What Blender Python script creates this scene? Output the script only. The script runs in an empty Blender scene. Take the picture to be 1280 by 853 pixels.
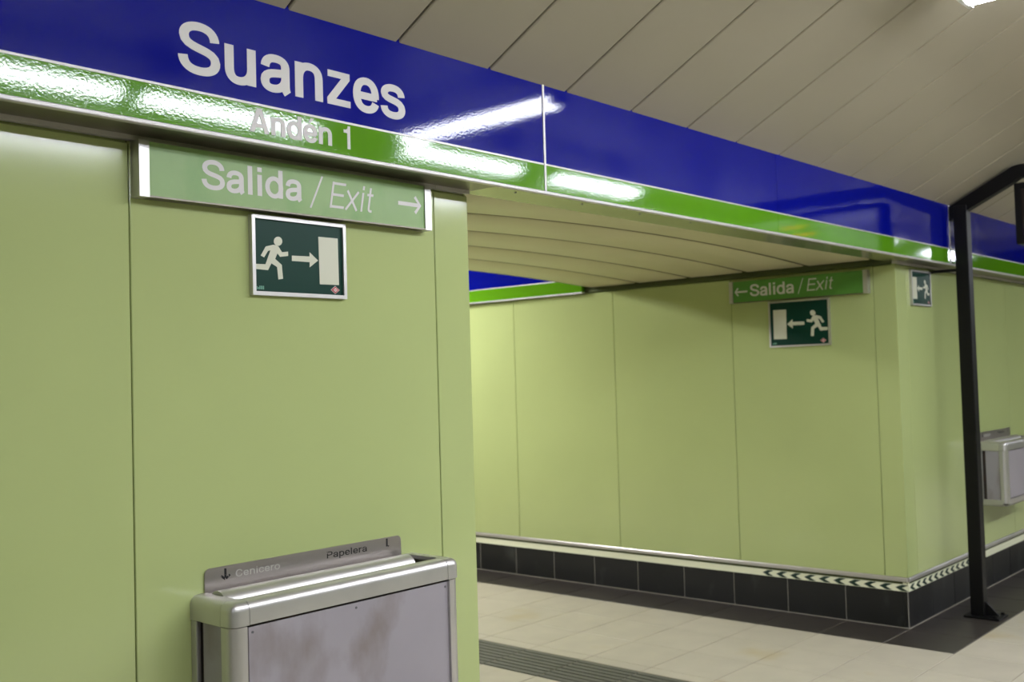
import bpy, bmesh, math, random
from mathutils import Vector, Matrix
random.seed(7)
scn = bpy.context.scene
C = scn.collection

# ------------------------------------------------------------------ camera
YAW, PITCH, ROLL, FPX, CAMH = 0.7287, 0.0355, -0.0289, 1299.0, 1.6
F = Vector((math.cos(YAW)*math.cos(PITCH), math.sin(YAW)*math.cos(PITCH), math.sin(PITCH)))
R0 = Vector((math.sin(YAW), -math.cos(YAW), 0)); U0 = R0.cross(F)
R = math.cos(ROLL)*R0 + math.sin(ROLL)*U0
U = -math.sin(ROLL)*R0 + math.cos(ROLL)*U0
cam = bpy.data.cameras.new('camera'); cam_o = bpy.data.objects.new('camera', cam); C.objects.link(cam_o)
M = Matrix((R, U, -F)).transposed().to_4x4(); M.translation = (0, 0, CAMH)
cam_o.matrix_world = M
cam.sensor_width = 36; cam.lens = FPX/1280*36; cam.clip_start = .05
cam.dof.use_dof = True; cam.dof.focus_distance = 2.9; cam.dof.aperture_fstop = 4.5
scn.camera = cam_o
# ------------------------------------------------------------------ world, exposure
w = bpy.data.worlds.new('world'); scn.world = w; w.use_nodes = True
w.node_tree.nodes['Background'].inputs[0].default_value = (.5, .5, .48, 1)
w.node_tree.nodes['Background'].inputs[1].default_value = .03
scn.view_settings.view_transform = 'Standard'; scn.view_settings.look = 'None'
scn.view_settings.gamma = 1; scn.view_settings.use_curve_mapping = False
scn.view_settings.exposure = 1.78
LAMP = 11.0            # radiance of the platform fluorescent diffusers
HALL_LAMP = 40.0

# ------------------------------------------------------------------ key measures (metres)
YW, YP = 2.487, 2.479          # platform wall: skirting plane, panel face
XW, XP = 6.345, 6.337          # passage wall: skirting plane, panel face
XL = 2.567                     # left jamb of the opening
YF, ZB, ZM, ZT = 2.337, 2.248, 2.352, 2.637   # fascia face, bottom, colour change, top
T = .4                         # tile module
SKH = .226
CB_Y, CB_Z = 1.15, ZT + .52*(YF-1.15)         # where the sloped ceiling turns flat

# ------------------------------------------------------------------ materials
def srgb(r, g, b):
    f = lambda c: (c/255/12.92 if c/255 <= .04045 else ((c/255+.055)/1.055)**2.4)
    return (f(r), f(g), f(b), 1)
def mat(name, col, rough=.5, metal=0, coat=0, coat_r=.1, spec=.5, emit=None, strength=0,
        var=0, var_scale=3, bump=0, bump_scale=100, rnd=0, stain=None, stain_scale=4, stain_lo=.55, stain_hi=.75, stain_dx=0, aniso=False):
    m = bpy.data.materials.new(name); m.use_nodes = True
    nt = m.node_tree; b = nt.nodes['Principled BSDF']; L = nt.links
    b.inputs['Base Color'].default_value = col; b.inputs['Roughness'].default_value = rough
    b.inputs['Metallic'].default_value = metal; b.inputs['Coat Weight'].default_value = coat
    b.inputs['Coat Roughness'].default_value = coat_r; b.inputs['Specular IOR Level'].default_value = spec
    if emit:
        b.inputs['Emission Color'].default_value = emit; b.inputs['Emission Strength'].default_value = strength
    geo = nt.nodes.new('ShaderNodeNewGeometry')
    out = None
    def noise(scale, detail=3, sx=1, sy=1, sz=1, dx=0):
        mp = nt.nodes.new('ShaderNodeMapping'); mp.inputs['Scale'].default_value = (sx, sy, sz); mp.inputs['Location'].default_value = (-dx, 0, 0)
        L.new(geo.outputs['Position'], mp.inputs['Vector'])
        n = nt.nodes.new('ShaderNodeTexNoise'); n.inputs['Scale'].default_value = scale
        n.inputs['Detail'].default_value = detail
        L.new(mp.outputs[0], n.inputs['Vector']); return n.outputs['Fac']
    if var:
        hs = nt.nodes.new('ShaderNodeHueSaturation'); hs.inputs['Color'].default_value = col
        mr = nt.nodes.new('ShaderNodeMapRange'); L.new(noise(var_scale), mr.inputs[0])
        mr.inputs[1].default_value = .3; mr.inputs[2].default_value = .7
        mr.inputs[3].default_value = 1-var; mr.inputs[4].default_value = 1+var
        L.new(mr.outputs[0], hs.inputs['Value']); out = hs.outputs[0]
    if rnd:
        oi = nt.nodes.new('ShaderNodeObjectInfo'); hs = nt.nodes.new('ShaderNodeHueSaturation')
        if out: L.new(out, hs.inputs['Color'])
        else: hs.inputs['Color'].default_value = col
        mr = nt.nodes.new('ShaderNodeMapRange'); L.new(oi.outputs['Random'], mr.inputs[0])
        mr.inputs[3].default_value = 1-rnd; mr.inputs[4].default_value = 1+rnd
        L.new(mr.outputs[0], hs.inputs['Value']); out = hs.outputs[0]
    if stain:
        mx = nt.nodes.new('ShaderNodeMix'); mx.data_type = 'RGBA'
        mr = nt.nodes.new('ShaderNodeMapRange'); L.new(noise(stain_scale, 6, 1, 1, .6, stain_dx), mr.inputs[0])
        mr.inputs[1].default_value = stain_lo; mr.inputs[2].default_value = stain_hi
        L.new(mr.outputs[0], mx.inputs[0])
        if out: L.new(out, mx.inputs[6])
        else: mx.inputs[6].default_value = col
        mx.inputs[7].default_value = stain; out = mx.outputs[2]
    if out: L.new(out, b.inputs['Base Color'])
    if bump:
        bp = nt.nodes.new('ShaderNodeBump'); bp.inputs['Strength'].default_value = bump
        bp.inputs['Distance'].default_value = .001
        n = noise(bump_scale, 2) if not aniso else noise(bump_scale, 2, .04, .04, 1)
        L.new(n, bp.inputs['Height']); L.new(bp.outputs[0], b.inputs['Normal'])
        if coat: L.new(bp.outputs[0], b.inputs['Coat Normal'])
    return m
MT = {}
MT['panel'] = mat('green_enamel_panel', srgb(177,189,127), .12, spec=.5, var=.03, var_scale=1.3, bump=.04, bump_scale=160)
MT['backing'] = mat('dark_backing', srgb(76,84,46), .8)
MT['blue'] = mat('blue_enamel', srgb(3,12,130), .05, spec=.32, bump=.10, bump_scale=125)
MT['lime'] = mat('lime_enamel', srgb(88,146,22), .05, spec=.5, bump=.10, bump_scale=125)
MT['white_trim'] = mat('aluminium_trim', srgb(194,190,186), .35, .2)
MT['soffit'] = mat('soffit_metal', srgb(122,116,104), .32, .75, bump=.1, bump_scale=40, aniso=True)
MT['soffit_g'] = mat('soffit_green_sheet', srgb(150,152,118), .18, .6)
MT['letter'] = mat('white_vinyl', srgb(214,210,206), .5)
MT['alu'] = mat('satin_aluminium', srgb(200,197,194), .37, .78, var=.04, var_scale=8)
MT['steel'] = mat('brushed_steel', srgb(176,168,164), .34, .85, bump=.25, bump_scale=400, aniso=True)
MT['grey_paint'] = mat('worn_grey_sheet', srgb(158,152,158), .5, .1, var=.04, var_scale=4, stain=srgb(128,117,114), stain_scale=4.5, stain_lo=.50, stain_hi=.66, stain_dx=.36)
MT['dark_in'] = mat('dark_interior', srgb(60,52,46), .8, stain=srgb(104,62,38), stain_scale=9)
MT['black'] = mat('black_paint', srgb(11,10,12), .45, spec=.25, var=.1)
MT['stencil'] = mat('worn_black_stencil', srgb(22,20,22), .6, stain=srgb(166,158,154), stain_scale=160, stain_lo=.62, stain_hi=.66)
MT['engrave'] = mat('pale_engraving', srgb(196,192,184), .7)
MT['sign_green'] = mat('sign_green_sheet', srgb(82,140,54), .42, spec=.5, var=.05, var_scale=9)
MT['sign_green_sheen'] = mat('sign_green_sheen_dust_sheet', srgb(136,168,102), .4, spec=.5, var=.06, var_scale=9, stain=srgb(116,158,84), stain_scale=7, stain_lo=.5, stain_hi=.7)  # paler copy of sign_green: lamp sheen painted into the colour, plus blotchy dust
MT['exit_green'] = mat('dark_green_print', srgb(8,54,42), .4, spec=.2)
MT['lumi'] = mat('photoluminescent_cream', srgb(206,206,184), .45)
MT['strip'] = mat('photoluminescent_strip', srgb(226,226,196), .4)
MT['chev'] = mat('chevron_green_print', srgb(8,44,32), .5)
MT['red'] = mat('logo_red', srgb(176,44,52), .5)
MT['ptext'] = mat('pale_green_print', srgb(104,160,136), .5)
MT['ceil'] = mat('cream_ceiling_sheet', srgb(164,156,134), .42, spec=.4, var=.02)
MT['slat'] = mat('cream_slat', srgb(206,198,160), .38, var=.02)
MT['joint'] = mat('slat_joint_brown', srgb(84,74,48), .9)
MT['ceil_back'] = mat('ceiling_void', srgb(46,40,28), .9)
MT['tile'] = mat('beige_floor_tile', srgb(184,176,158), .42, var=.05, var_scale=5, rnd=.025, stain=srgb(176,160,120), stain_scale=2.2, stain_lo=.62, stain_hi=.8)
MT['dark_tile'] = mat('black_floor_tile', srgb(56,51,47), .4, spec=.35, var=.12, var_scale=6, rnd=.08)
MT['skirt_tile'] = mat('black_skirting_tile', srgb(32,32,32), .4, spec=.35, var=.1, var_scale=5, rnd=.12, stain=srgb(66,66,64), stain_scale=5, stain_lo=.62, stain_hi=.85)
MT['grout'] = mat('pale_grout', srgb(160,154,144), .9)
MT['grout_d'] = mat('beige_grout', srgb(150,140,120), .9)
MT['tactile'] = mat('grey_tactile_tile', srgb(92,92,80), .6, var=.08, var_scale=6)
MT['lamp_white'] = mat('lamp_white_sheet', srgb(214,212,208), .35)
MT['lamp_grey'] = mat('lamp_socket_grey', srgb(96,94,98), .5)
MT['glow'] = mat('fluorescent_diffuser', (1,1,1,1), .5, emit=(.93,.965,1.06,1), strength=LAMP)
MT['glow_h'] = mat('hall_fluorescent_diffuser', (1,1,1,1), .5, emit=(.97,.97,.98,1), strength=HALL_LAMP)
MT['screen'] = mat('display_glass', srgb(30,22,24), .12)
MT['amber'] = mat('amber_led', (.8,.25,.02,1), .5, emit=(1,.32,.03,1), strength=1.0)
MT['plain_wall'] = mat('opposite_wall_panel', srgb(170,184,118), .45, var=.05)
MT['concrete'] = mat('track_bed_concrete', srgb(74,70,66), .9, var=.2, var_scale=3)

# ------------------------------------------------------------------ mesh helpers
def box(bm, x0, x1, y0, y1, z0, z1, bev=0, seg=2):
    vs = [bm.verts.new(p) for p in ((x0,y0,z0),(x1,y0,z0),(x1,y1,z0),(x0,y1,z0),(x0,y0,z1),(x1,y0,z1),(x1,y1,z1),(x0,y1,z1))]
    fs = [bm.faces.new([vs[i] for i in f]) for f in ((3,2,1,0),(4,5,6,7),(0,1,5,4),(1,2,6,5),(2,3,7,6),(3,0,4,7))]
    if bev:
        es = list({e for f in fs for e in f.edges})
        bmesh.ops.bevel(bm, geom=es, offset=bev, segments=seg, profile=.5, affect='EDGES', clamp_overlap=True)
    return bm
def prism(bm, poly, O, A, B, N, depth):
    """polygon (a,b) in the frame O,A,B extruded by depth along N"""
    O, A, B, N = Vector(O), Vector(A), Vector(B), Vector(N)
    area = sum(poly[i][0]*poly[(i+1)%len(poly)][1]-poly[(i+1)%len(poly)][0]*poly[i][1] for i in range(len(poly)))
    if (area < 0): poly = poly[::-1]
    lo = [bm.verts.new(O+A*a+B*b) for a, b in poly]; hi = [bm.verts.new(O+A*a+B*b+N*depth) for a, b in poly]
    n = len(poly); flip = A.cross(B).dot(N) < 0
    fs = [hi, lo[::-1]] + [[lo[i], lo[(i+1)%n], hi[(i+1)%n], hi[i]] for i in range(n)]
    for f in fs:
        bm.faces.new(f[::-1] if flip else f)
    return bm
def cyl(bm, p, q, r, seg=12):
    p, q = Vector(p), Vector(q); n = (q-p).normalized()
    a = n.orthogonal().normalized(); b = n.cross(a)
    prism(bm, [(r*math.cos(2*math.pi*i/seg), r*math.sin(2*math.pi*i/seg)) for i in range(seg)], p, a, b, n, (q-p).length)
    return bm
def arc(cx, cy, r, a0, a1, n=6):
    return [(cx+r*math.cos(math.radians(a0+(a1-a0)*i/n)), cy+r*math.sin(math.radians(a0+(a1-a0)*i/n))) for i in range(n+1)]
def mesh(name, bm, m, smooth=False):
    me = bpy.data.meshes.new(name); bm.normal_update(); bm.to_mesh(me); bm.free()
    me.materials.append(MT[m])
    if smooth:
        me.polygons.foreach_set('use_smooth', [True]*len(me.polygons))
        me.set_sharp_from_angle(angle=math.radians(38))
    return me
def link(name, me, parent=None, loc=None):
    o = bpy.data.objects.new(name, me); C.objects.link(o)
    if parent: o.parent = parent
    if loc is not None: o.location = loc
    return o
def part(name, bm, m, parent, smooth=False, label=None):
    """mesh given in world coordinates, stored relative to its thing"""
    off = Vector((0,0,0)); q = parent
    while q: off += q.location; q = q.parent
    bmesh.ops.translate(bm, verts=bm.verts, vec=-off)
    o = link(name, mesh(name, bm, m, smooth), parent)
    if label: o['label'] = label
    return o
def thing(name, loc, label, cat, group=None):
    o = bpy.data.objects.new(name, None); o.empty_display_size = .1; C.objects.link(o); o.location = loc
    o['label'] = label; o['category'] = cat
    if group: o['group'] = group
    return o
def struct(name, bm, m, label=None, smooth=False):
    o = link(name, mesh(name, bm, m, smooth)); o['kind'] = 'structure'
    if label: o['label'] = label
    return o
def copy_tree(o, parent=None):
    c = o.copy(); C.objects.link(c); c.parent = parent
    for ch in o.children: copy_tree(ch, c)
    return c
B = bmesh.new

# ------------------------------------------------------------------ setting: floor
b = B(); box(b, -8, 20, -2.2, 12, -.3, -.003)
floor = struct('floor', b, 'grout_d', 'station floor of beige tiles with black border tiles')
g = .006
def tile_mesh(w, d, m, h=.012):
    b = B(); box(b, g/2, w-g/2, g/2, d-g/2, -h, 0, .0015, 1); return mesh('floor_tile', b, m)
_tm = {}
def put_tile(x, y, w, d, m, name='floor_tile'):
    k = (round(w,3), round(d,3), m)
    if k not in _tm: _tm[k] = tile_mesh(w, d, m)
    return link(name, _tm[k], floor, (x, y, 0))
XB = XW - T                    # inner edge of the border in the passage
YB = YW - T                    # inner edge of the border on the platform
# black border tiles: along the passage wall, round the corner, along the right platform wall
for k in range(-1, 13): put_tile(XB, YW + k*T, T, T, 'dark_tile', 'border_tile')
for k in range(9): put_tile(XW + k*T, YB, T, T, 'dark_tile', 'border_tile')
for k in range(11): put_tile(XL, YW + k*T, T, T, 'dark_tile', 'border_tile')
for k in range(8): put_tile(XL + T - (k+1)*T, YB, T, T, 'dark_tile', 'border_tile')
# tactile strip through the middle of the passage
TX0 = 4.25
_b = B()
box(_b, g/2, T-g/2, g/2, T-g/2, -.012, -.0025)
for i in range(8):
    x0 = .008 + i*.0485; box(_b, x0, x0+.028, .004, T-.004, -.0025, .002, .001, 1)
tact = mesh('tactile_tile', _b, 'tactile')
for k in range(12): link('tactile_tile', tact, floor, (TX0, YB + k*T, 0))
# beige tiles in the passage
for j in range(-1, 12):
    y = YW + j*T
    cols = [(XB-T*(i+1), T) for i in range(3)] + [(TX0+T, XB-3*T-TX0-T)]
    cols += [(TX0-T*(i+1), T) for i in range(3)] + [(XL+T, TX0-3*T-XL-T)]
    for x, wd in cols:
        if wd > .02: put_tile(x, y, wd, T, 'tile')
# beige tiles on the platform
for j in range(1, 5):
    for i in range(2, 21):
        put_tile(XW + 4*T - i*T + 1.2, YB - j*T, T, T, 'tile')
# the rest of the floor, out of the photograph
b = B(); box(b, -8, 1.1, -2.2, YB, -.006, 0); box(b, 1.1, 20, -2.2, YB-4*T, -.006, 0); box(b, 9.145, 20, YB-4*T, YW, -.006, 0)
box(b, -8, XB, YW+10*T+2*T, 12, -.006, 0); 
o = part('floor_tile_field', b, 'tile', floor); o['kind'] = 'stuff'

# ------------------------------------------------------------------ setting: ceiling of the platform
def slope_profile(dz, y_end):
    return [(YF+.06, ZT-.031+dz), (CB_Y+.12, CB_Z-.0624+dz), (CB_Y+.04, CB_Z-.026+dz), (CB_Y-.05, CB_Z-.012+dz), (CB_Y-.16, CB_Z-.01+dz), (y_end, CB_Z-.01+dz)]
lo = slope_profile(.014, -2.4); hi = slope_profile(.12, -2.4)
b = B(); prism(b, lo + hi[::-1], (-8,0,0), (0,1,0), (0,0,1), (1,0,0), 28)
ceiling = struct('ceiling', b, 'ceil_back', 'cream sheet ceiling rising from the fascia over the platform')
PW = .41; gap = .009
def ceil_panel_mesh(w):
    b = B(); pr = slope_profile(0, -2.4); pb = slope_profile(.012, -2.4)
    # front sheet with folded edges
    rows = []
    for (y, z), (y2, z2) in zip(pr, pb):
        rows.append([b.verts.new(p) for p in ((gap/2, y2, z2), (gap/2, y, z+.004), (gap/2+.004, y, z), (w-gap/2-.004, y, z), (w-gap/2, y, z+.004), (w-gap/2, y2, z2))])
    for a, c in zip(rows, rows[1:]):
        for i in range(5): b.faces.new((a[i], a[i+1], c[i+1], c[i]))
    bmesh.ops.recalc_face_normals(b, faces=b.faces)
    me = mesh('ceiling_panel', b, 'ceil', True)
    if me.polygons[2].normal.z > 0: me.flip_normals()
    return me
cpm = ceil_panel_mesh(PW)
for k in range(-12, 34): link('ceiling_panel', cpm, ceiling, (2.133 + k*PW, 0, 0))

# ------------------------------------------------------------------ setting: walls
def panel_mesh(w, z0, z1, m='panel'):
    """enamelled sheet: local x to the right, face towards -y, folded edges, top edge rolled back"""
    b = B(); zs = [(z0, .012), (z0, .003), (z0+.003, 0), (z1-.13, 0)]
    for t in (.02, .04, .06, .08, .10, .12): zs.append((z1-.13+t, .02*t*t))
    zs += [(z1-.004, .0085), (z1, .012)]
    rows = []; e = .0015
    for z, d in zs:
        rows.append([b.verts.new(p) for p in ((e, d+.012, z), (e, d+.002, z), (e+.002, d, z), (w-e-.002, d, z), (w-e, d+.002, z), (w-e, d+.012, z))])
    for a, c in zip(rows, rows[1:]):
        for i in range(5): b.faces.new((a[i], a[i+1], c[i+1], c[i]))
    return mesh('panel', b, m, True)
_pm = {}
def put_panel(wall, x, y, w, z0, z1, rot=0):
    k = (round(w,3), round(z0,3), round(z1,3))
    if k not in _pm: _pm[k] = panel_mesh(w, z0, z1)
    o = link('panel', _pm[k], wall, (x, y, 0)); o.rotation_euler.z = rot; return o
ZP0, ZP1 = .312, 2.238
# platform wall, left of the opening
b = B(); box(b, -8, XL-.014, YP+.012, YP+.32, 0, 2.8)
wall_left = struct('wall_left', b, 'backing', 'pale green enamel panel wall left of the passage opening')
put_panel(wall_left, 2.405, YP, XL-2.405, ZP0, ZP1)
for k in range(8): put_panel(wall_left, 2.405 - 1.08*(k+1), YP, 1.08, ZP0, ZP1)
# left wall of the passage (faces +x)
b = B(); box(b, XL-.3, XL-.014, YP+.32, 4.86, 0, 2.8)
wall_pl = struct('wall_passage_left', b, 'backing', 'green panel wall on the left of the passage')
for y0, wd in ((YP, .144), (YP+.144, 1.0), (YP+1.144, 1.236)): put_panel(wall_pl, XL, y0, wd, ZP0, ZP1, math.pi/2)
# right wall of the passage (faces -x), running on into the hall
b = B(); box(b, XP+.012, XP+.3, YP+.32, 11, 0, 2.2); box(b, XP+.012, XP+.3, YP+.32, 11, 2.2, 3.4)
wall_pr = struct('wall_passage_right', b, 'backing', 'pale green enamel panel wall of the passage with exit signs')
put_panel(wall_pr, XP, 2.622, 2.622-YP, ZP0, ZP1, -math.pi/2)
for k in range(8): put_panel(wall_pr, XP, 2.622+1.003*(k+1), 1.003, ZP0, ZP1, -math.pi/2)
# platform wall, right of the opening
b = B(); box(b, XP+.012, 20, YP+.012, YP+.32, 0, 2.8)
wall_right = struct('wall_right', b, 'backing', 'glossy green enamel panel wall beyond the passage corner')
put_panel(wall_right, XP, YP, .163, ZP0, ZP1)
xx = XP+.163
for k in range(6):
    wd = .99; put_panel(wall_right, xx, YP, wd, ZP0, ZP1); xx += wd
# walls that close the place off, outside the photograph
b = B(); box(b, -8, 20, -7.0, -6.7, -1.2, 3.4); struct('wall_behind', b, 'plain_wall', 'wall across the tracks')
b = B(); box(b, -8.3, -8, -7, 12, -1.2, 3.4); struct('wall_end_left', b, 'plain_wall')
b = B(); box(b, 20, 20.3, -7, 3, -1.2, 3.4); struct('wall_end_right', b, 'plain_wall')
b = B(); box(b, -8, XP+.3, 11, 11.3, 0, 3.4); struct('wall_hall', b, 'plain_wall')
b = B(); box(b, -8, 20, -6.7, -2.2, -1.3, -1.2); struct('floor_track_bed', b, 'concrete')
b = B(); box(b, -8, 20, -6.7, -2.3, CB_Z, CB_Z+.1); struct('ceiling_track', b, 'ceil')
b = B(); box(b, -8, XP+.3, 4.86, 11, 3.0, 3.1); box(b, -8, XP+.012, 4.858, 4.87, 2.45, 3.1); struct('ceiling_hall', b, 'ceil')

# ------------------------------------------------------------------ setting: vaulted slat ceiling of the passage
CX, HALF = (XL+XP)/2, (XP-XL)/2
def vault(x): return 2.272 + .06*(1-((x-CX)/HALF)**2)
VX = [XL-.01 + (XP-XL+.0)*i/28 for i in range(29)]
b = B()
for dz in (0,):
    prism(b, [(x, vault(x)+.005) for x in VX] + [(x, vault(x)+.06) for x in VX[::-1]], (0,YW-.1,0), (1,0,0), (0,0,1), (0,1,0), 4.855-YW+.1)
ceil_p = struct('ceiling_passage', b, 'joint', 'shallow vaulted slat ceiling over the passage', True)
SW = .445; sg = .034
b = B(); rows = []
for x in VX:
    z = vault(x)
    rows.append([b.verts.new(p) for p in ((x, sg/2, z+.016), (x, sg/2, z+.004), (x, sg/2+.006, z), (x, SW-sg/2-.006, z), (x, SW-sg/2, z+.004), (x, SW-sg/2, z+.016))])
for a, c in zip(rows, rows[1:]):
    for i in range(5): b.faces.new((a[i], c[i], c[i+1], a[i+1])[::-1])
bmesh.ops.recalc_face_normals(b, faces=b.faces)
slat = mesh('slat', b, 'slat', True)
mid = [q for q in slat.polygons if abs(q.normal.z) > .9]
if mid and mid[len(mid)//2].normal.z > 0: slat.flip_normals()
for k in range(0, 5): link('slat', slat, ceil_p, (0, 2.622 + k*SW - .005, 0))

# ------------------------------------------------------------------ setting: skirting, channel, photoluminescent strip
def skirting(name, label, p0, rot, length, chev_n, n_tiles, first=0, chev_end=None, mirror=False):
    """local x runs along the wall to the right, -y towards the room"""
    b = B(); box(b, 0, length, .002, .03, 0, SKH-.001)
    root = struct(name, b, 'grout', label); root.location = p0; root.rotation_euler.z = rot
    if 'skt' not in _tm:
        b = B(); box(b, .0022, T-.0022, 0, .012, .006, SKH-.002, .0012, 1); _tm['skt'] = mesh('skirting_tile', b, 'skirt_tile')
    for k in range(n_tiles):
        x = length-(k+1)*T if first else k*T
        link('skirting_tile', _tm['skt'], root, (x, 0, 0))
    # metal channel and strip
    prof = [(-.010, .284), (-.014, .288), (-.014, .306), (-.010, .312), (.02, .312), (.02, .284)]
    b = B(); prism(b, prof, (0,0,0), (0,1,0), (0,0,1), (1,0,0), length)
    link('metal_channel', mesh('metal_channel', b, 'alu'), root)
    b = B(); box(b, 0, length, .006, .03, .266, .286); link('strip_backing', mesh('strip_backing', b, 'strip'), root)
    b = B(); prism(b, [(-.008, SKH), (-.004, .268), (.02, .268), (.02, SKH)], (0,0,0), (0,1,0), (0,0,1), (1,0,0), length)
    st = link('luminous_strip', mesh('luminous_strip', b, 'strip'), root)
    # chevrons
    cw, z0, z1 = .1, SKH+.003, .266
    b = B(); zc = (z0+z1)/2; dx = .026; th = .042
    s = -1 if not mirror else 1
    pol = [(0, zc), (dx*1.5, z1), (dx*1.5+th, z1), (th, zc), (dx*1.5+th, z0), (dx*1.5, z0)]
    prism(b, pol, (0,-.0080-.0952*SKH,0), (1,0,0), (0,.0952,1), (0,-1,0), .0012)
    cm = mesh('chevron', b, 'chev')
    for k in range(chev_n):
        x = (chev_end - .075 - k*cw) if chev_end else (.02 + k*cw)
        link('chevron', cm, st, (x, 0, 0))
    return root
# passage: local x runs along -y
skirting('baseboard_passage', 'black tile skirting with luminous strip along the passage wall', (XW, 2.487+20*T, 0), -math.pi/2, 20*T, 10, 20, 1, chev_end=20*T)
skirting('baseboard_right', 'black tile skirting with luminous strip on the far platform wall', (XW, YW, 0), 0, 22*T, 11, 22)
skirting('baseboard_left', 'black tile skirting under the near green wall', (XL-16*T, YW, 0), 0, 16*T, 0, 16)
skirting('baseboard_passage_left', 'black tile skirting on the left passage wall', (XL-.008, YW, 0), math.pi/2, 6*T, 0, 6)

# ------------------------------------------------------------------ setting: soffit under the fascia
b = B(); box(b, -8, XL+.012, YF+.006, YW+.03, ZB+.001, ZB+.03)
so = struct('trim_1', b, 'soffit', 'grey metal soffit strip between the fascia and the near wall')
b = B(); box(b, -8, 2.403, YP-.012, YP+.02, ZP1-.001, ZB+.002); box(b, 2.406, XL-.001, YP-.012, YP+.02, ZP1-.001, ZB+.002)
part('edge_strip', b, 'white_trim', so)
b = B(); box(b, XL+.012, XP-.01, YF+.006, YW+.028, ZB+.001, ZB+.03)
so2 = struct('trim_2', b, 'soffit_g', 'sheet metal soffit under the fascia across the opening')
for k in range(9):
    b = B(); cyl(b, (2.72+.38*k, YF+.055, ZB-.001), (2.72+.38*k, YF+.055, ZB+.004), .0045, 8); part('screw', b, 'lamp_grey', so2)
b = B(); box(b, XP-.01, 20, YF+.006, YW+.03, ZB+.001, ZB+.03)
so3 = struct('trim_3', b, 'soffit', 'grey metal soffit strip above the far wall')
b = B(); box(b, XP-.001, 20, YP-.012, YP+.02, ZP1-.001, ZB+.002); part('edge_strip', b, 'white_trim', so3)
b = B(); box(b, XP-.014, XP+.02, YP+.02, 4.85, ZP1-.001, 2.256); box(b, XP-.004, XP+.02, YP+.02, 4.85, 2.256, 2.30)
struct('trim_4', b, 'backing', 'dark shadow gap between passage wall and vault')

# ------------------------------------------------------------------ lettering: strokes drawn with a broad pen
def bez(pts, n=9):
    """M/L/C path: list of ('M',p) ('L',p) ('C',a,b,p)"""
    out = []
    for s in pts:
        if s[0] in 'ML': out.append(s[1])
        else:
            p0 = out[-1]; a, c, d = s[1:]
            for i in range(1, n+1):
                t = i/n; q = 1-t
                out.append(tuple(q**3*p0[k]+3*q*q*t*a[k]+3*q*t*t*c[k]+t**3*d[k] for k in (0,1)))
    return out
def P(*a):
    """flat helper: numbers; 2 -> M/L, 6 -> C"""
    r = []
    for i, s in enumerate(a):
        if len(s) == 2: r.append(('M' if i == 0 else 'L', s))
        else: r.append(('C', s[0:2], s[2:4], s[4:6]))
    return bez(r)
def ring(cx, cy, rx, ry, n=28): return [(cx+rx*math.cos(2*math.pi*i/n), cy+ry*math.sin(2*math.pi*i/n)) for i in range(n+1)]
# glyph: advance, strokes (centre lines), solid polygons
GL = {
 'S': (667, [P((574,490),(566,612,470,668,335,668),(190,668,106,606,106,520),(106,310,582,410,582,205),(582,96,480,50,340,50),(176,50,92,118,84,238))], []),
 'u': (611, [P((125,532),(125,200),(125,92,190,38,280,38),(400,38,486,110,486,230)), P((486,532),(486,0))], []),
 'a': (556, [P((98,352),(106,446,170,490,275,490),(395,490,446,446,446,370),(446,120),(446,60,456,28,484,0)), P((446,305),(380,258,92,306,92,148),(92,72,150,40,226,40),(340,40,446,100,446,220))], []),
 'n': (611, [P((125,0),(125,532)), P((125,290),(125,420,200,494,310,494),(420,494,486,440,486,330),(486,0))], []),
 'z': (500, [], [[(40,532),(462,532),(462,430),(190,102),(470,102),(470,0),(25,0),(25,100),(298,430),(40,430)]]),
 'e': (556, [P((92,252),(500,252)), P((468,236),(476,410,396,490,285,490),(160,490,92,400,92,262),(92,118,170,40,290,40),(388,40,446,80,470,158))], []),
 's': (556, [P((458,362),(452,450,380,490,278,490),(165,490,98,446,98,385),(98,252,466,338,466,155),(466,80,390,40,285,40),(170,40,92,82,86,172))], []),
 'A': (722, [], [[(20,0),(275,718),(370,718),(370,560),(180,0)], [(352,718),(447,718),(702,0),(542,0),(352,560)], [(180,150),(542,150),(542,262),(180,262)]]),
 'd': (611, [P((486,718),(486,0)), ring(292,265,204,227)], []),
 'é': (556, [P((92,252),(500,252)), P((468,236),(476,410,396,490,285,490),(160,490,92,400,92,262),(92,118,170,40,290,40),(388,40,446,80,470,158))], [[(220,598),(300,745),(440,745),(312,598)]]),
 '1': (556, [], [[(232,0),(372,0),(372,710),(262,710),(240,625),(160,590),(69,588),(69,490),(232,490)]]),
 'l': (278, [P((139,0),(139,718))], []),
 'i': (278, [P((139,0),(139,532)), P((139,605),(139,718))], []),
 'E': (640, [P((120,0),(120,718)), P((120,675),(600,675)), P((120,370),(560,370)), P((120,43),(610,43))], []),
 'x': (520, [P((45,532),(475,0)), P((475,532),(45,0))], []),
 't': (300, [P((140,690),(140,120),(140,50,180,36,270,40)), P((30,490),(270,490))], []),
 'P': (667, [P((128,0),(128,718)), P((128,668),(370,668),(520,668,570,590,570,505),(570,410,520,336,370,336),(128,336))], []),
 'p': (611, [P((125,532),(125,-200)), ring(319,265,204,227)], []),
 'r': (400, [P((125,0),(125,532)), P((125,290),(130,430,200,490,385,484))], []),
 'C': (722, [P((610,470),(590,606,500,672,375,672),(210,672,108,560,108,360),(108,150,210,46,375,46),(510,46,600,120,615,250))], []),
 'c': (556, [P((462,340),(448,440,380,490,290,490),(160,490,92,400,92,262),(92,118,170,40,290,40),(388,40,450,90,466,190))], []),
 'o': (611, [ring(305,265,214,227)], []),
 '/': (300, [P((30,-20),(270,740))], []),
 ' ': (278, [], []),
}
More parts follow.
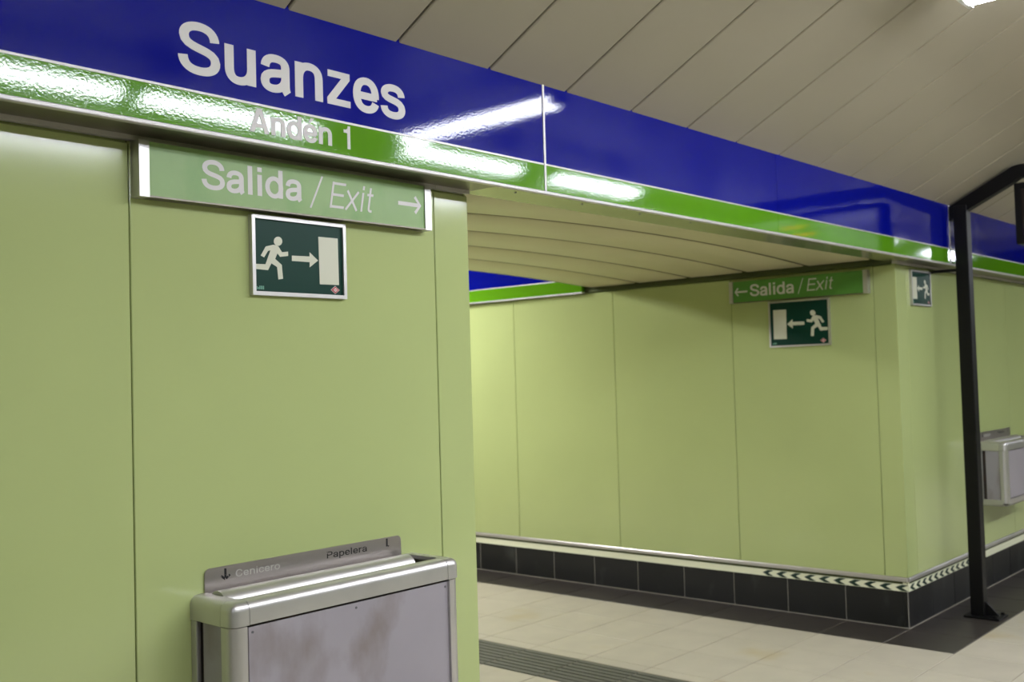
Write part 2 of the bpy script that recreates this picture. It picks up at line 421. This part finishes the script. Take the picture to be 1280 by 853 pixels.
def strip(bm, path, wx, wy, put, th):
    closed = math.dist(path[0], path[-1]) < 1
    L_, R_ = [], []
    n = len(path)
    for i in range(n):
        a = path[i-1] if i else (path[-2] if closed else path[0]); c = path[i+1] if i < n-1 else (path[1] if closed else path[-1])
        tx, ty = c[0]-a[0], c[1]-a[1]; l = math.hypot(tx, ty) or 1; nx, ny = -ty/l, tx/l
        L_.append((path[i][0]+nx*wx, path[i][1]+ny*wy)); R_.append((path[i][0]-nx*wx, path[i][1]-ny*wy))
    vt = [[bm.verts.new(put(p[0], p[1], h)) for p in S] for S, h in ((L_, th), (R_, th), (L_, 0), (R_, 0))]
    for i in range(n-1):
        a, c, d, e = vt
        for f in ((c[i], c[i+1], a[i+1], a[i]), (a[i], a[i+1], d[i+1], d[i]), (e[i], e[i+1], c[i+1], c[i])): bm.faces.new(f)
    if not closed:
        for i in (0, n-1): bm.faces.new((vt[0][i], vt[2][i], vt[3][i], vt[1][i]) if i else (vt[1][i], vt[3][i], vt[2][i], vt[0][i]))
def word(bm, text, O, A, Bv, N, x0, x1, z0, cap, wx=59, wy=50, slant=0, track=0, th=.001, z_up=1):
    """text set between x0 and x1 (metres along A from O), baseline z0, cap height cap"""
    O, A, Bv, N = map(Vector, (O, A, Bv, N))
    adv = 0; items = []
    for ch in text:
        items.append((adv, ch)); adv += GL[ch][0] + track
    tot = adv - track
    left = {'S':46,'A':20,'P':69,'C':46,'/':10,'E':70}.get(text[0], 60); right = 40
    k = (x1-x0)/(tot-left-right+slant*400); s = cap/718
    def mk(off):
        def put(x, y, h):
            u = x0 + (off + x - left + slant*y)*k; return O + A*u + Bv*(z0+y*s) + N*h
        return put
    for off, ch in items:
        put = mk(off)
        for si, st in enumerate(GL[ch][1]): strip(bm, st, wx, wy, put, th+.00015*si)
        for si, pg in enumerate(GL[ch][2]):
            th_ = th+.00015*si
            ar = sum(pg[i][0]*pg[(i+1)%len(pg)][1]-pg[(i+1)%len(pg)][0]*pg[i][1] for i in range(len(pg)))
            pg = pg if ar > 0 else pg[::-1]
            hi = [bm.verts.new(put(x, y, th_)) for x, y in pg]; lo_ = [bm.verts.new(put(x, y, 0)) for x, y in pg]
            bm.faces.new(hi)
            for i in range(len(pg)):
                j = (i+1) % len(pg); bm.faces.new((lo_[i], lo_[j], hi[j], hi[i]))
    bm.normal_update(); bmesh.ops.triangulate(bm, faces=[f for f in bm.faces if len(f.verts) > 4], ngon_method='EAR_CLIP')
    return bm
PX, PZ, PN = (1,0,0), (0,0,1), (0,-1,0)     # frame on the platform wall

# ------------------------------------------------------------------ fascia panels
def fascia(x0, x1, label, strip_w=.0):
    r = thing('fascia_panel', (x0, YF, ZB), label, 'fascia panel')
    e = .0012
    b = B(); prism(b, [(YF, ZM+.004), (YF, ZT+.02), (YF+.02, ZT+.02), (YF+.02, ZM+.004)], (x0+e,0,0), (0,1,0), (0,0,1), (1,0,0), x1-x0-2*e); part('blue_board', b, 'blue', r)
    b = B(); box(b, x0+e, x1-e, YF, YF+.02, ZB+.006, ZM-.002); part('green_board', b, 'lime', r)
    b = B(); box(b, x0, x1, YF-.0018, YF+.01, ZM-.002, ZM+.004); part('dividing_trim', b, 'white_trim', r)
    b = B(); prism(b, [(YF+.012, ZB-.002), (YF-.003, ZB-.002), (YF-.0052, ZB+.0002), (YF-.0052, ZB+.0075), (YF-.003, ZB+.0098), (YF+.012, ZB+.0098)], (x0,0,0), (0,1,0), (0,0,1), (1,0,0), x1-x0); part('lower_trim', b, 'white_trim', r, True)
    if strip_w:
        b = B(); box(b, x1-strip_w/2, x1+strip_w/2, YF-.003, YF+.01, ZB+.006, ZT+.012, .001, 1); part('joint_strip', b, 'white_trim', r)
    return r
fa = fascia(-.6, 2.82, 'blue over green fascia panel with the large white station name', .011)
b = B(); word(b, 'Suanzes', (0,YF,0), PX, PZ, PN, 1.392, 2.152, 2.399, .134, 72, 58, track=6)
part('lettering', b, 'letter', fa, label='large white station name lettering')
b = B(); word(b, 'Andén', (0,YF,0), PX, PZ, PN, 1.594, 1.870, 2.2775, .066, 76, 60)
part('lettering', b, 'letter', fa, label='small white platform lettering')
b = B(); word(b, '1', (0,YF,0), PX, PZ, PN, 1.912, 1.948, 2.2775, .068); part('numeral', b, 'letter', fa)
fascia(2.82, 4.557, 'plain blue and green fascia panel over the passage opening', .0)
fascia(4.557, 6.9, 'plain blue and green fascia panel above the passage corner', .008)
fascia(6.9, 13, 'blue and green fascia panel beyond the black post')
fascia(-4, -.6, 'blue and green fascia panel left of the station name')
# hall fascia (faces -x) seen under the vault
r = thing('fascia_panel', (6.3, 4.9, 2.235), 'blue and green fascia strip in the hall seen under the vault', 'fascia panel')
b = B(); box(b, 6.285, 6.322, 4.88, 9, 2.345, 2.66); part('blue_board', b, 'blue', r)
b = B(); box(b, 6.285, 6.322, 4.88, 9, 2.242, 2.338); part('green_board', b, 'lime', r)
b = B(); box(b, 6.282, 6.322, 4.88, 9, 2.338, 2.345); part('dividing_trim', b, 'white_trim', r)
b = B(); box(b, 6.281, 6.322, 4.88, 9, 2.232, 2.242); part('lower_trim', b, 'white_trim', r)

# ------------------------------------------------------------------ exit signs
def arrow_poly(L_, hw, st, tip):
    """rounded open arrow pointing +x as stroke set"""
    return [P((0,0),(L_,0)), P((L_-tip,hw),(L_,0),(L_-tip,-hw))]
def exit_sign(O, A, N, length, z0, z1, gmat, label, layout):
    O, A, N = Vector(O), Vector(A), Vector(N); Z = Vector((0,0,1))
    r = thing('exit_sign', O + Z*z0, label, 'exit sign')
    def bx(a0, a1, n0, n1, c0, c1):
        b = B(); prism(b, [(a0,c0),(a1,c0),(a1,c1),(a0,c1)], O+N*n0, A, Z, N, n1-n0); return b
    part('body', bx(.004, length-.004, 0, .034, z0+.001, z1-.001), 'soffit', r)
    part('face', bx(.029, length-.029, .034, .040, z0+.004, z1-.002), gmat, r)
    for a in (0, length-.028): part('end_cap', bx(a, a+.028, 0, .044, z0, z1), 'alu', r)
    b = bx(.028, length-.028, .033, .043, z0, z0+.0045); part('lower_rail', b, 'soffit', r)
    Of = O + N*.0395
    b = B(); x0, x1, zb, cap = layout['salida']; word(b, 'Salida', Of, A, Z, N, x0, x1, zb, cap, 67, 56, track=0); part('lettering', b, 'letter', r)
    b = B(); x0, x1, zb, cap = layout['slash']; word(b, '/', Of, A, Z, N, x0, x1, zb, cap, 17, 14); part('slash', b, 'letter', r)
    b = B(); x0, x1, zb, cap = layout['exit']; word(b, 'Exit', Of, A, Z, N, x0, x1, zb, cap, 37, 34, slant=.2); part('lettering', b, 'letter', r, label='light italic lettering')
    x0, x1, zc_, hh = layout['arrow']; d = 1 if x1 > x0 else -1
    b = B()
    L_ = abs(x1-x0)
    q = .0062
    pl = [(0,q),(L_-q*2.6,q),(L_-hh-q*.9,hh-q*.6),(L_-hh+q*.3,hh+q*.6),(L_,0),(L_-hh+q*.3,-hh-q*.6),(L_-hh-q*.9,-hh+q*.6),(L_-q*2.6,-q),(0,-q)]
    prism(b, [(x0+d*x, zc_+y) for x, y in pl], Of, A, Z, N, .001)
    b.normal_update(); bmesh.ops.triangulate(b, faces=[f for f in b.faces if len(f.verts) > 4], ngon_method='EAR_CLIP')
    part('arrow', b, 'letter', r)
    return r
exit_sign((1.33,YP,0), PX, PN, 1.022, 2.088, 2.2335, 'sign_green_sheen', 'pale green exit sign with right-pointing arrow on the near wall',
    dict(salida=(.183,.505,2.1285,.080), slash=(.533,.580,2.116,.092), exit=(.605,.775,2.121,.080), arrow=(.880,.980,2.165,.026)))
exit_sign((XP,3.613,0), (0,-1,0), (-1,0,0), .972, 2.064, 2.211, 'sign_green', 'green exit sign with left-pointing arrow on the passage wall',
    dict(salida=(.16,.476,2.103,.080), slash=(.503,.541,2.097,.094), exit=(.566,.745,2.108,.080), arrow=(.138,.040,2.139,.026)))

# ------------------------------------------------------------------ running figure signs
def hom(u, v):
    """pixel of the near sign in its close-up -> sign face coordinates 0..1 (bilinear inverse)"""
    TL, TR, BL, BR = (117,120), (805,195), (127,705), (818,745)
    s, t = .5, .5
    for _ in range(12):
        x = (1-t)*((1-s)*TL[0]+s*TR[0]) + t*((1-s)*BL[0]+s*BR[0]); y = (1-t)*((1-s)*TL[1]+s*TR[1]) + t*((1-s)*BL[1]+s*BR[1])
        s += (u-x)/690; t += (v-y - (u-x)*.1)/565
    return s, t
MAN = [(262,333),(205,347),(168,420),(193,435),(222,383),(240,378),(203,490),(133,487),(135,528),(222,537),(247,482),(290,512),(300,612),(335,607),(325,495),(275,447),(292,402),(313,430),(374,423),(373,388),(327,393),(300,347),(283,338)]
ARR = [(403,420),(542,427),(542,393),(610,460),(543,515),(543,473),(403,463)]
DOOR = [(612,267),(772,282),(783,660),(625,652)]
HEAD = [(297+32*math.cos(a), 305+37*math.sin(a)) for a in [2*math.pi*i/20 for i in range(20)]]
def escape_sign(O, A, N, wd, ht, label, flip):
    """O: lower left corner as seen from the room"""
    O, A, N = Vector(O), Vector(A), Vector(N); Z = Vector((0,0,1))
    r = thing('escape_route_sign', O, label, 'escape sign')
    e = .011
    def bx(a0, a1, c0, c1, n0, n1):
        b = B(); prism(b, [(a0,c0),(a1,c0),(a1,c1),(a0,c1)], O+N*n0, A, Z, N, n1-n0); return b
    part('face', bx(e*.6, wd-e*.6, e*.6, ht-e*.6, 0, .010), 'exit_green', r)
    for a0, a1, c0, c1 in ((0,e,0,ht), (wd-e,wd,0,ht), (e,wd-e,0,e), (e,wd-e,ht-e,ht)): part('frame_bar', bx(a0,a1,c0,c1,0,.017), 'alu', r)
    def mp(pts):
        out = []
        for u, v in pts:
            s, t = hom(u, v); s = 1-s if flip else s
            out.append((e+s*(wd-2*e), e+(1-t)*(ht-2*e)))
        return out
    fig = None
    for nm, pts, m in (('running_figure', MAN, 'lumi'), ('arrow', ARR, 'lumi'), ('doorway', DOOR, 'lumi')):
        b = B(); prism(b, mp(pts), O+N*.0102, A, Z, N, .0006); 
        if nm == 'running_figure': prism(b, mp(HEAD), O+N*.0102, A, Z, N, .0006)
        b.normal_update(); bmesh.ops.triangulate(b, faces=[f for f in b.faces if len(f.verts) > 4], ngon_method='EAR_CLIP')
        part(nm, b, m, r)
    k = .040 if not flip else .040
    lx = e+.905*(wd-2*e); lz = e+.075*(ht-2*e); s = wd/.334
    def rh(a, c, n): 
        b = B(); prism(b, [(lx-a,lz),(lx,lz-c),(lx+a,lz),(lx,lz+c)], O+N*n, A, Z, N, .0006); return b
    lg = part('logo', rh(.0165*s,.012*s,.0102), 'letter', r); part('logo_field', rh(.0145*s,.0105*s,.0109), 'red', lg)
    b = rh(.0085*s,.006*s,.0116); part('logo_centre', b, 'letter', lg)
    b = B(); prism(b, [(lx-.005*s,lz-.001*s),(lx+.005*s,lz-.001*s),(lx+.005*s,lz+.0012*s),(lx-.005*s,lz+.0012*s)], O+N*.0123, A, Z, N, .0004); part('logo_bar', b, 'red', lg)
    b = B()
    for i in range(6):
        a0 = e+.006*s+i*.0042*s; hgt = (.010, .008, .012, .012, .012, .012)[i]*s
        prism(b, [(a0,e+.006*s),(a0+.0026*s,e+.006*s),(a0+.0026*s,e+.004*s+hgt),(a0,e+.004*s+hgt)], O+N*.0102, A, Z, N, .0005)
    part('maker_mark', b, 'ptext', r)
    return r
escape_sign((1.680,YP,1.853), PX, PN, .335, .228, 'running figure escape sign pointing right below the pale exit sign', False)
escape_sign((XP,3.338,1.752), (0,-1,0), (-1,0,0), .428, .306, 'running figure escape sign pointing left on the passage wall', True)
escape_sign((6.555,YP,1.986), PX, PN, .330, .226, 'narrow-looking escape sign beside the corner behind the black post', True)

# ------------------------------------------------------------------ waste bins
def waste_bin(X0, label):
    X1 = X0+.812; Y0, Y1 = 2.285, YP; Z0, Z1 = .602, 1.052
    r = thing('waste_bin', ((X0+X1)/2, Y1, Z0), label, 'waste bin', 'wall waste bins')
    rr = .024
    b = B(); box(b, X0+.02, X1-.02, Y0+.016, Y1-.004, Z0+.01, Z1-.035); part('body', b, 'dark_in', r)
    fp = B(); box(fp, X0+.054, X1-.046, Y0+.009, Y0+.014, Z0+.054, Z1-.068, .001, 1); fp = part('front_panel', fp, 'grey_paint', r)
    for sx in (X0+.066, (X0+X1)/2, X1-.058):
        b = B(); cyl(b, (sx, Y0+.010, Z1-.082), (sx, Y0+.0075, Z1-.082), .0035, 8); part('screw', b, 'lamp_grey', fp)
    for xs, s in ((X0+.008, 1), (X1-.008, -1)):
        b = B(); box(b, min(xs, xs+s*.006), max(xs, xs+s*.006), Y0+.045, Y1-.048, Z0+.045, Z1-.055, .001, 1); part('side_panel', b, 'grey_paint', r)
    # front rails
    prof = [(Y0, Z1-.060), (Y0, Z1-rr)] + arc(Y0+rr, Z1-rr, rr, 180, 90, 6)[1:] + [(Y0+.046, Z1), (Y0+.046, Z1-.012), (Y0+.014, Z1-.014), (Y0+.014, Z1-.060)]
    b = B(); prism(b, prof, (X0+.0532,0,0), (0,1,0), (0,0,1), (1,0,0), X1-X0-.1064); part('top_rail', b, 'alu', r, True)
    prof = [(Y0, Z0+.05), (Y0, Z0+rr)] + arc(Y0+rr, Z0+rr, rr, 180, 270, 6)[1:] + [(Y0+.05, Z0), (Y0+.05, Z0+.02), (Y0+.012, Z0+.02), (Y0+.012, Z0+.05)]
    b = B(); prism(b, prof, (X0+.04,0,0), (0,1,0), (0,0,1), (1,0,0), X1-X0-.08); part('bottom_rail', b, 'alu', r, True)
    for s, xe in ((1, X0), (-1, X1)):
        f = lambda a: xe + s*a
        # top side rail, from the wall to the corner cap
        prof = [(0, Z1-.062), (0, Z1-rr)] + [(a, c) for a, c in arc(rr, Z1-rr, rr, 180, 90, 6)[1:]] + [(.048, Z1), (.048, Z1-.012), (.012, Z1-.014), (.012, Z1-.062)]
        b = B(); prism(b, [(f(a), c) for a, c in prof], (0,Y0+.0535,0), (1,0,0), (0,0,1), (0,1,0), Y1-Y0-.0535); part('side_rail', b, 'alu', r, True)
        b = B(); prism(b, [(f(a), c) for a, c in ((0,Z0+.045),(0,Z0+.01),(.01,Z0),(.04,Z0),(.04,Z0+.02),(.012,Z0+.02),(.012,Z0+.045))], (0,Y0+.04,0), (1,0,0), (0,0,1), (0,1,0), Y1-Y0-.04); part('side_bottom_rail', b, 'alu', r, True)
        # corner cap
        b = B(); xa, xb = sorted((f(0), f(.0515)))
        box(b, xa, xb, Y0, Y0+.052, Z1-.061, Z1)
        es = [e for e in b.edges if (all(abs(v.co.z-Z1) < 1e-5 for v in e.verts) and (all(abs(v.co.y-Y0) < 1e-5 for v in e.verts) or all(abs(v.co.x-f(0)) < 1e-5 for v in e.verts))) or all(abs(v.co.y-Y0) < 1e-5 and abs(v.co.x-f(0)) < 1e-5 for v in e.verts)]
        bmesh.ops.bevel(b, geom=es, offset=.024, segments=6, profile=.5, affect='EDGES'); part('corner_cap', b, 'alu', r, True)
        # front post with rounded edge
        pts = [(.046, Y0+.001), (.034, Y0+.001)] + [(a, c) for a, c in arc(.034, Y0+.035, .034, 270, 180, 6)[1:]] + [(0, Y0+.05), (.012, Y0+.05), (.014, Y0+.014), (.046, Y0+.014)]
        b = B(); prism(b, [(f(a), c) for a, c in pts], (0,0,Z0+.02), (1,0,0), (0,1,0), (0,0,1), Z1-.0632-Z0-.02); part('front_post', b, 'alu', r, True)
        b = B(); xa, xb = sorted((f(.001), f(.016))); box(b, xa, xb, Y1-.026, Y1, Z0+.02, Z1-.063, .003, 2); part('rear_post', b, 'alu', r, True)
    b = B(); box(b, X0+.05, X1-.05, Y1-.012, Y1, Z1-.06, Z1-.004); part('back_rail', b, 'alu', r)
    # ashtray bar: half round cover along the back plate
    bx0, bx1 = X0+.050, X0+.722
    b = B(); prism(b, [(Y1-.012, Z1-.03)] + [(Y1-.052+.04*math.cos(math.radians(a)), Z1-.026+.036*math.sin(math.radians(a))) for a in range(0, 181, 15)] + [(Y1-.092, Z1-.05), (Y1-.012, Z1-.05)], (bx0,0,0), (0,1,0), (0,0,1), (1,0,0), bx1-bx0); part('ashtray_bar', b, 'alu', r, True)
    # back plate with rounded upper corners
    px0, px1, zt_ = X0+.042, X0+.741, 1.1145; q = .016
    poly = [(px0, 1.02), (px1, 1.02), (px1, zt_-q)] + arc(px1-q, zt_-q, q, 0, 90, 5)[1:] + arc(px0+q, zt_-q, q, 90, 180, 5)
    b = B(); prism(b, poly, (0,Y1-.002,0), PX, PZ, PN, .003); bp = part('back_plate', b, 'steel', r)
    yb = Y1-.005
    b = B(); word(b, 'Papelera', (0,yb,0), PX, PZ, PN, X0+.448, X0+.601, 1.0835, .0195, 52, 46, th=.0004); part('lettering', b, 'stencil', bp)
    b = B(); word(b, 'Cenicero', (0,yb,0), PX, PZ, PN, X0+.137, X0+.282, 1.0795, .0195, 50, 44, th=.0004); part('lettering', b, 'engrave', bp, label='faint scraped lettering')
    for xa, zc, full in ((X0+.105, 1.0935, True), (X0+.682, 1.0965, False)):
        b = B()
        def put(x, y, h): return Vector((xa+x, yb-h, zc+y))
        strip(b, [(0,.0145),(0,-.0125 if full else -.010)], .0034, .0034, put, .0005)
        if full: strip(b, [(-.014,-.004),(0,-.0145)], .003, .003, put, .0005)
        strip(b, [(.014 if full else .008,-.004 if full else -.008),(0 if full else .004,-.0145 if full else -.0105)], .003 if full else .0016, .003 if full else .0016, put, .0005)
        bmesh.ops.recalc_face_normals(b, faces=b.faces)
        part('down_arrow', b, 'stencil', bp)
    return r
bin1 = waste_bin(1.477, 'aluminium framed waste bin on the near green wall')
bin2 = copy_tree(bin1); bin2.location.x += 7.70-1.477
bin2['label'] = 'aluminium framed waste bin on the far wall behind the black post'

# ------------------------------------------------------------------ black steel frame beside the corner
PXc, PYc = 6.925, 2.262; h = .041
r = thing('steel_frame', (PXc, PYc, 0), 'black steel post with bent top arm beside the passage corner', 'post')
b = B(); box(b, PXc-h, PXc+h, PYc-h, PYc+h, .012, 2.625, .004, 2); part('post', b, 'black', r)
bp = B(); box(bp, PXc-.09, PXc+.09, PYc-.145, PYc+.07, .0005, .013, .002, 1); bp = part('base_plate', bp, 'black', r)
for dx, dy in ((-.065,-.12),(.065,-.12)):
    b = B(); cyl(b, (PXc+dx,PYc+dy,.0125), (PXc+dx,PYc+dy,.026), .012, 6); part('bolt', b, 'black', bp)
b = B(); prism(b, [(PYc-h+.002,.012),(PYc-.125,.012),(PYc-h+.002,.10)], (PXc-.006,0,0), (0,1,0), (0,0,1), (1,0,0), .012); part('gusset', b, 'black', r)
def zc(y): return ZT + .52*(YF-y) - .050
arm = [(2.333, zc(2.333)+.034), (1.94, zc(1.94)+.034), (1.90, zc(1.93)+.036), (-1.6, zc(1.93)+.036), (-1.6, zc(1.93)-.046), (1.90, zc(1.93)-.046), (1.96, zc(1.98)-.056), (2.333, zc(2.333)-.056)]
b = B(); prism(b, arm, (PXc-.032,0,0), (0,1,0), (0,0,1), (1,0,0), .064); b.normal_update(); bmesh.ops.triangulate(b, faces=[f for f in b.faces if len(f.verts) > 4]); part('top_arm', b, 'black', r)
b = B(); box(b, PXc-.02, PXc+.02, PYc+h-.004, YP-.001, 2.205, 2.222); part('wall_bracket', b, 'black', r)
# hanging train display, mostly outside the frame
r = thing('hanging_display', (6.93, 1.2, 2.33), 'dark hanging display box at the right edge under the black arm', 'display')
b = B(); box(b, 6.86, 7.0, .55, 1.925, 2.335, 2.715, .006, 2); part('case', b, 'black', r)
sc = B(); box(sc, 6.856, 6.862, .59, 1.885, 2.375, 2.675); sc = part('screen', sc, 'screen', r)
for y0, y1, z0 in ((1.18,1.37,2.606),(1.24,1.43,2.548)):
    b = B(); box(b, 6.8545, 6.857, y0, y1, z0, z0+.012); part('led_line', b, 'amber', sc)
for y0 in (.8, 1.7):
    b = B(); box(b, 6.915, 6.945, y0, y0+.03, 2.71, zc(1.93)-.047); part('hanger', b, 'black', r)

# ------------------------------------------------------------------ fluorescent lamps
def lamp_parts(r, L_, along_y, glow, top):
    """lamp of length L_ centred on r, diffuser underside at r.z"""
    x, y, z = r.location; hl = L_/2; w2 = .078
    A = (0,1,0) if along_y else (1,0,0); S = (1,0,0) if along_y else (0,1,0)
    O = Vector(r.location) - Vector(A)*hl
    n_ = Vector(A)
    hp = [(-w2, .045), (-w2*.8, .10), (w2*.8, .10), (w2, .045)]
    dp = [(-w2*.97, .045)] + [(w2*.97*math.cos(math.radians(a)), .03+.03*math.sin(math.radians(a))) for a in range(195, 346, 15)] + [(w2*.97, .045)]
    b = B(); prism(b, hp, O+n_*.02, S, (0,0,1), n_, L_-.04); part('housing', b, 'lamp_white', r)
    b = B(); prism(b, dp, O+n_*.02, S, (0,0,1), n_, L_-.04); part('diffuser', b, glow, r, True)
    for a in (0, L_-.02):
        b = B(); prism(b, [(-w2, .004), (-w2, .06), (-w2*.8, .102), (w2*.8, .102), (w2, .06), (w2, .004)], O+n_*a, S, (0,0,1), n_, .02); ec = part('end_cap', b, 'lamp_white', r)
        p0 = O+n_*(a+(.0205 if a else -.0005)); b = B(); cyl(b, p0+Vector((0,0,.045)), p0+Vector((0,0,.045))+n_*(.004 if a else -.004), .022, 14); part('socket', b, 'lamp_grey', ec)
    for t in (-.3, .3):
        p0 = Vector(r.location)+n_*(t*L_)+Vector((0,0,.1))
        zt_ = top(p0.y); b = B(); cyl(b, p0, (p0.x, p0.y, zt_), .008, 8); part('hanger', b, 'lamp_white', r)
def ceil_z(y): return ZT + .52*(YF-y) - .03 if y > CB_Y+.1 else CB_Z-.012
def lamp(x, y, L_, along_y, label, glow='glow', z=3.0, top=ceil_z, group='fluorescent ceiling lamps'):
    r = thing('ceiling_lamp', (x, y, z), label, 'lamp', group); lamp_parts(r, L_, along_y, glow, top); return r
lamp(4.18, .745, 1.17, True, 'white fluorescent lamp at the upper right corner under the sloped ceiling')
for x0, x1 in ((-3.6,-2.4),(-2.3,-1.1),(1.32,2.48),(2.54,3.64),(4.28,5.36),(5.70,6.76),(10.6,11.75),(13.0,14.2)):
    lamp((x0+x1)/2, -.04, x1-x0, False, 'fluorescent lamp in the row above the platform, outside the picture')
for k in range(9):
    lamp(.9+1.45*k, -.74, 1.2, False, 'fluorescent lamp in the second row nearer the tracks, outside the picture', group='second row of platform lamps')
for x in (-1, 2.5, 5.0):
    lamp(x, 6.6, 1.2, False, 'fluorescent lamp in the hall behind the passage, outside the picture', 'glow_h', 2.84, lambda y: 3.0, 'hall lamps')
for x in (-6, 14, 18):  # unseen lamps added over the tracks as fill for the ceilings
    lamp(x, -5.2, 1.2, False, 'added fill lamp above the far side of the tracks, outside the picture', 'glow', 3.0, lambda y: CB_Z, 'added fill lamps across the tracks')
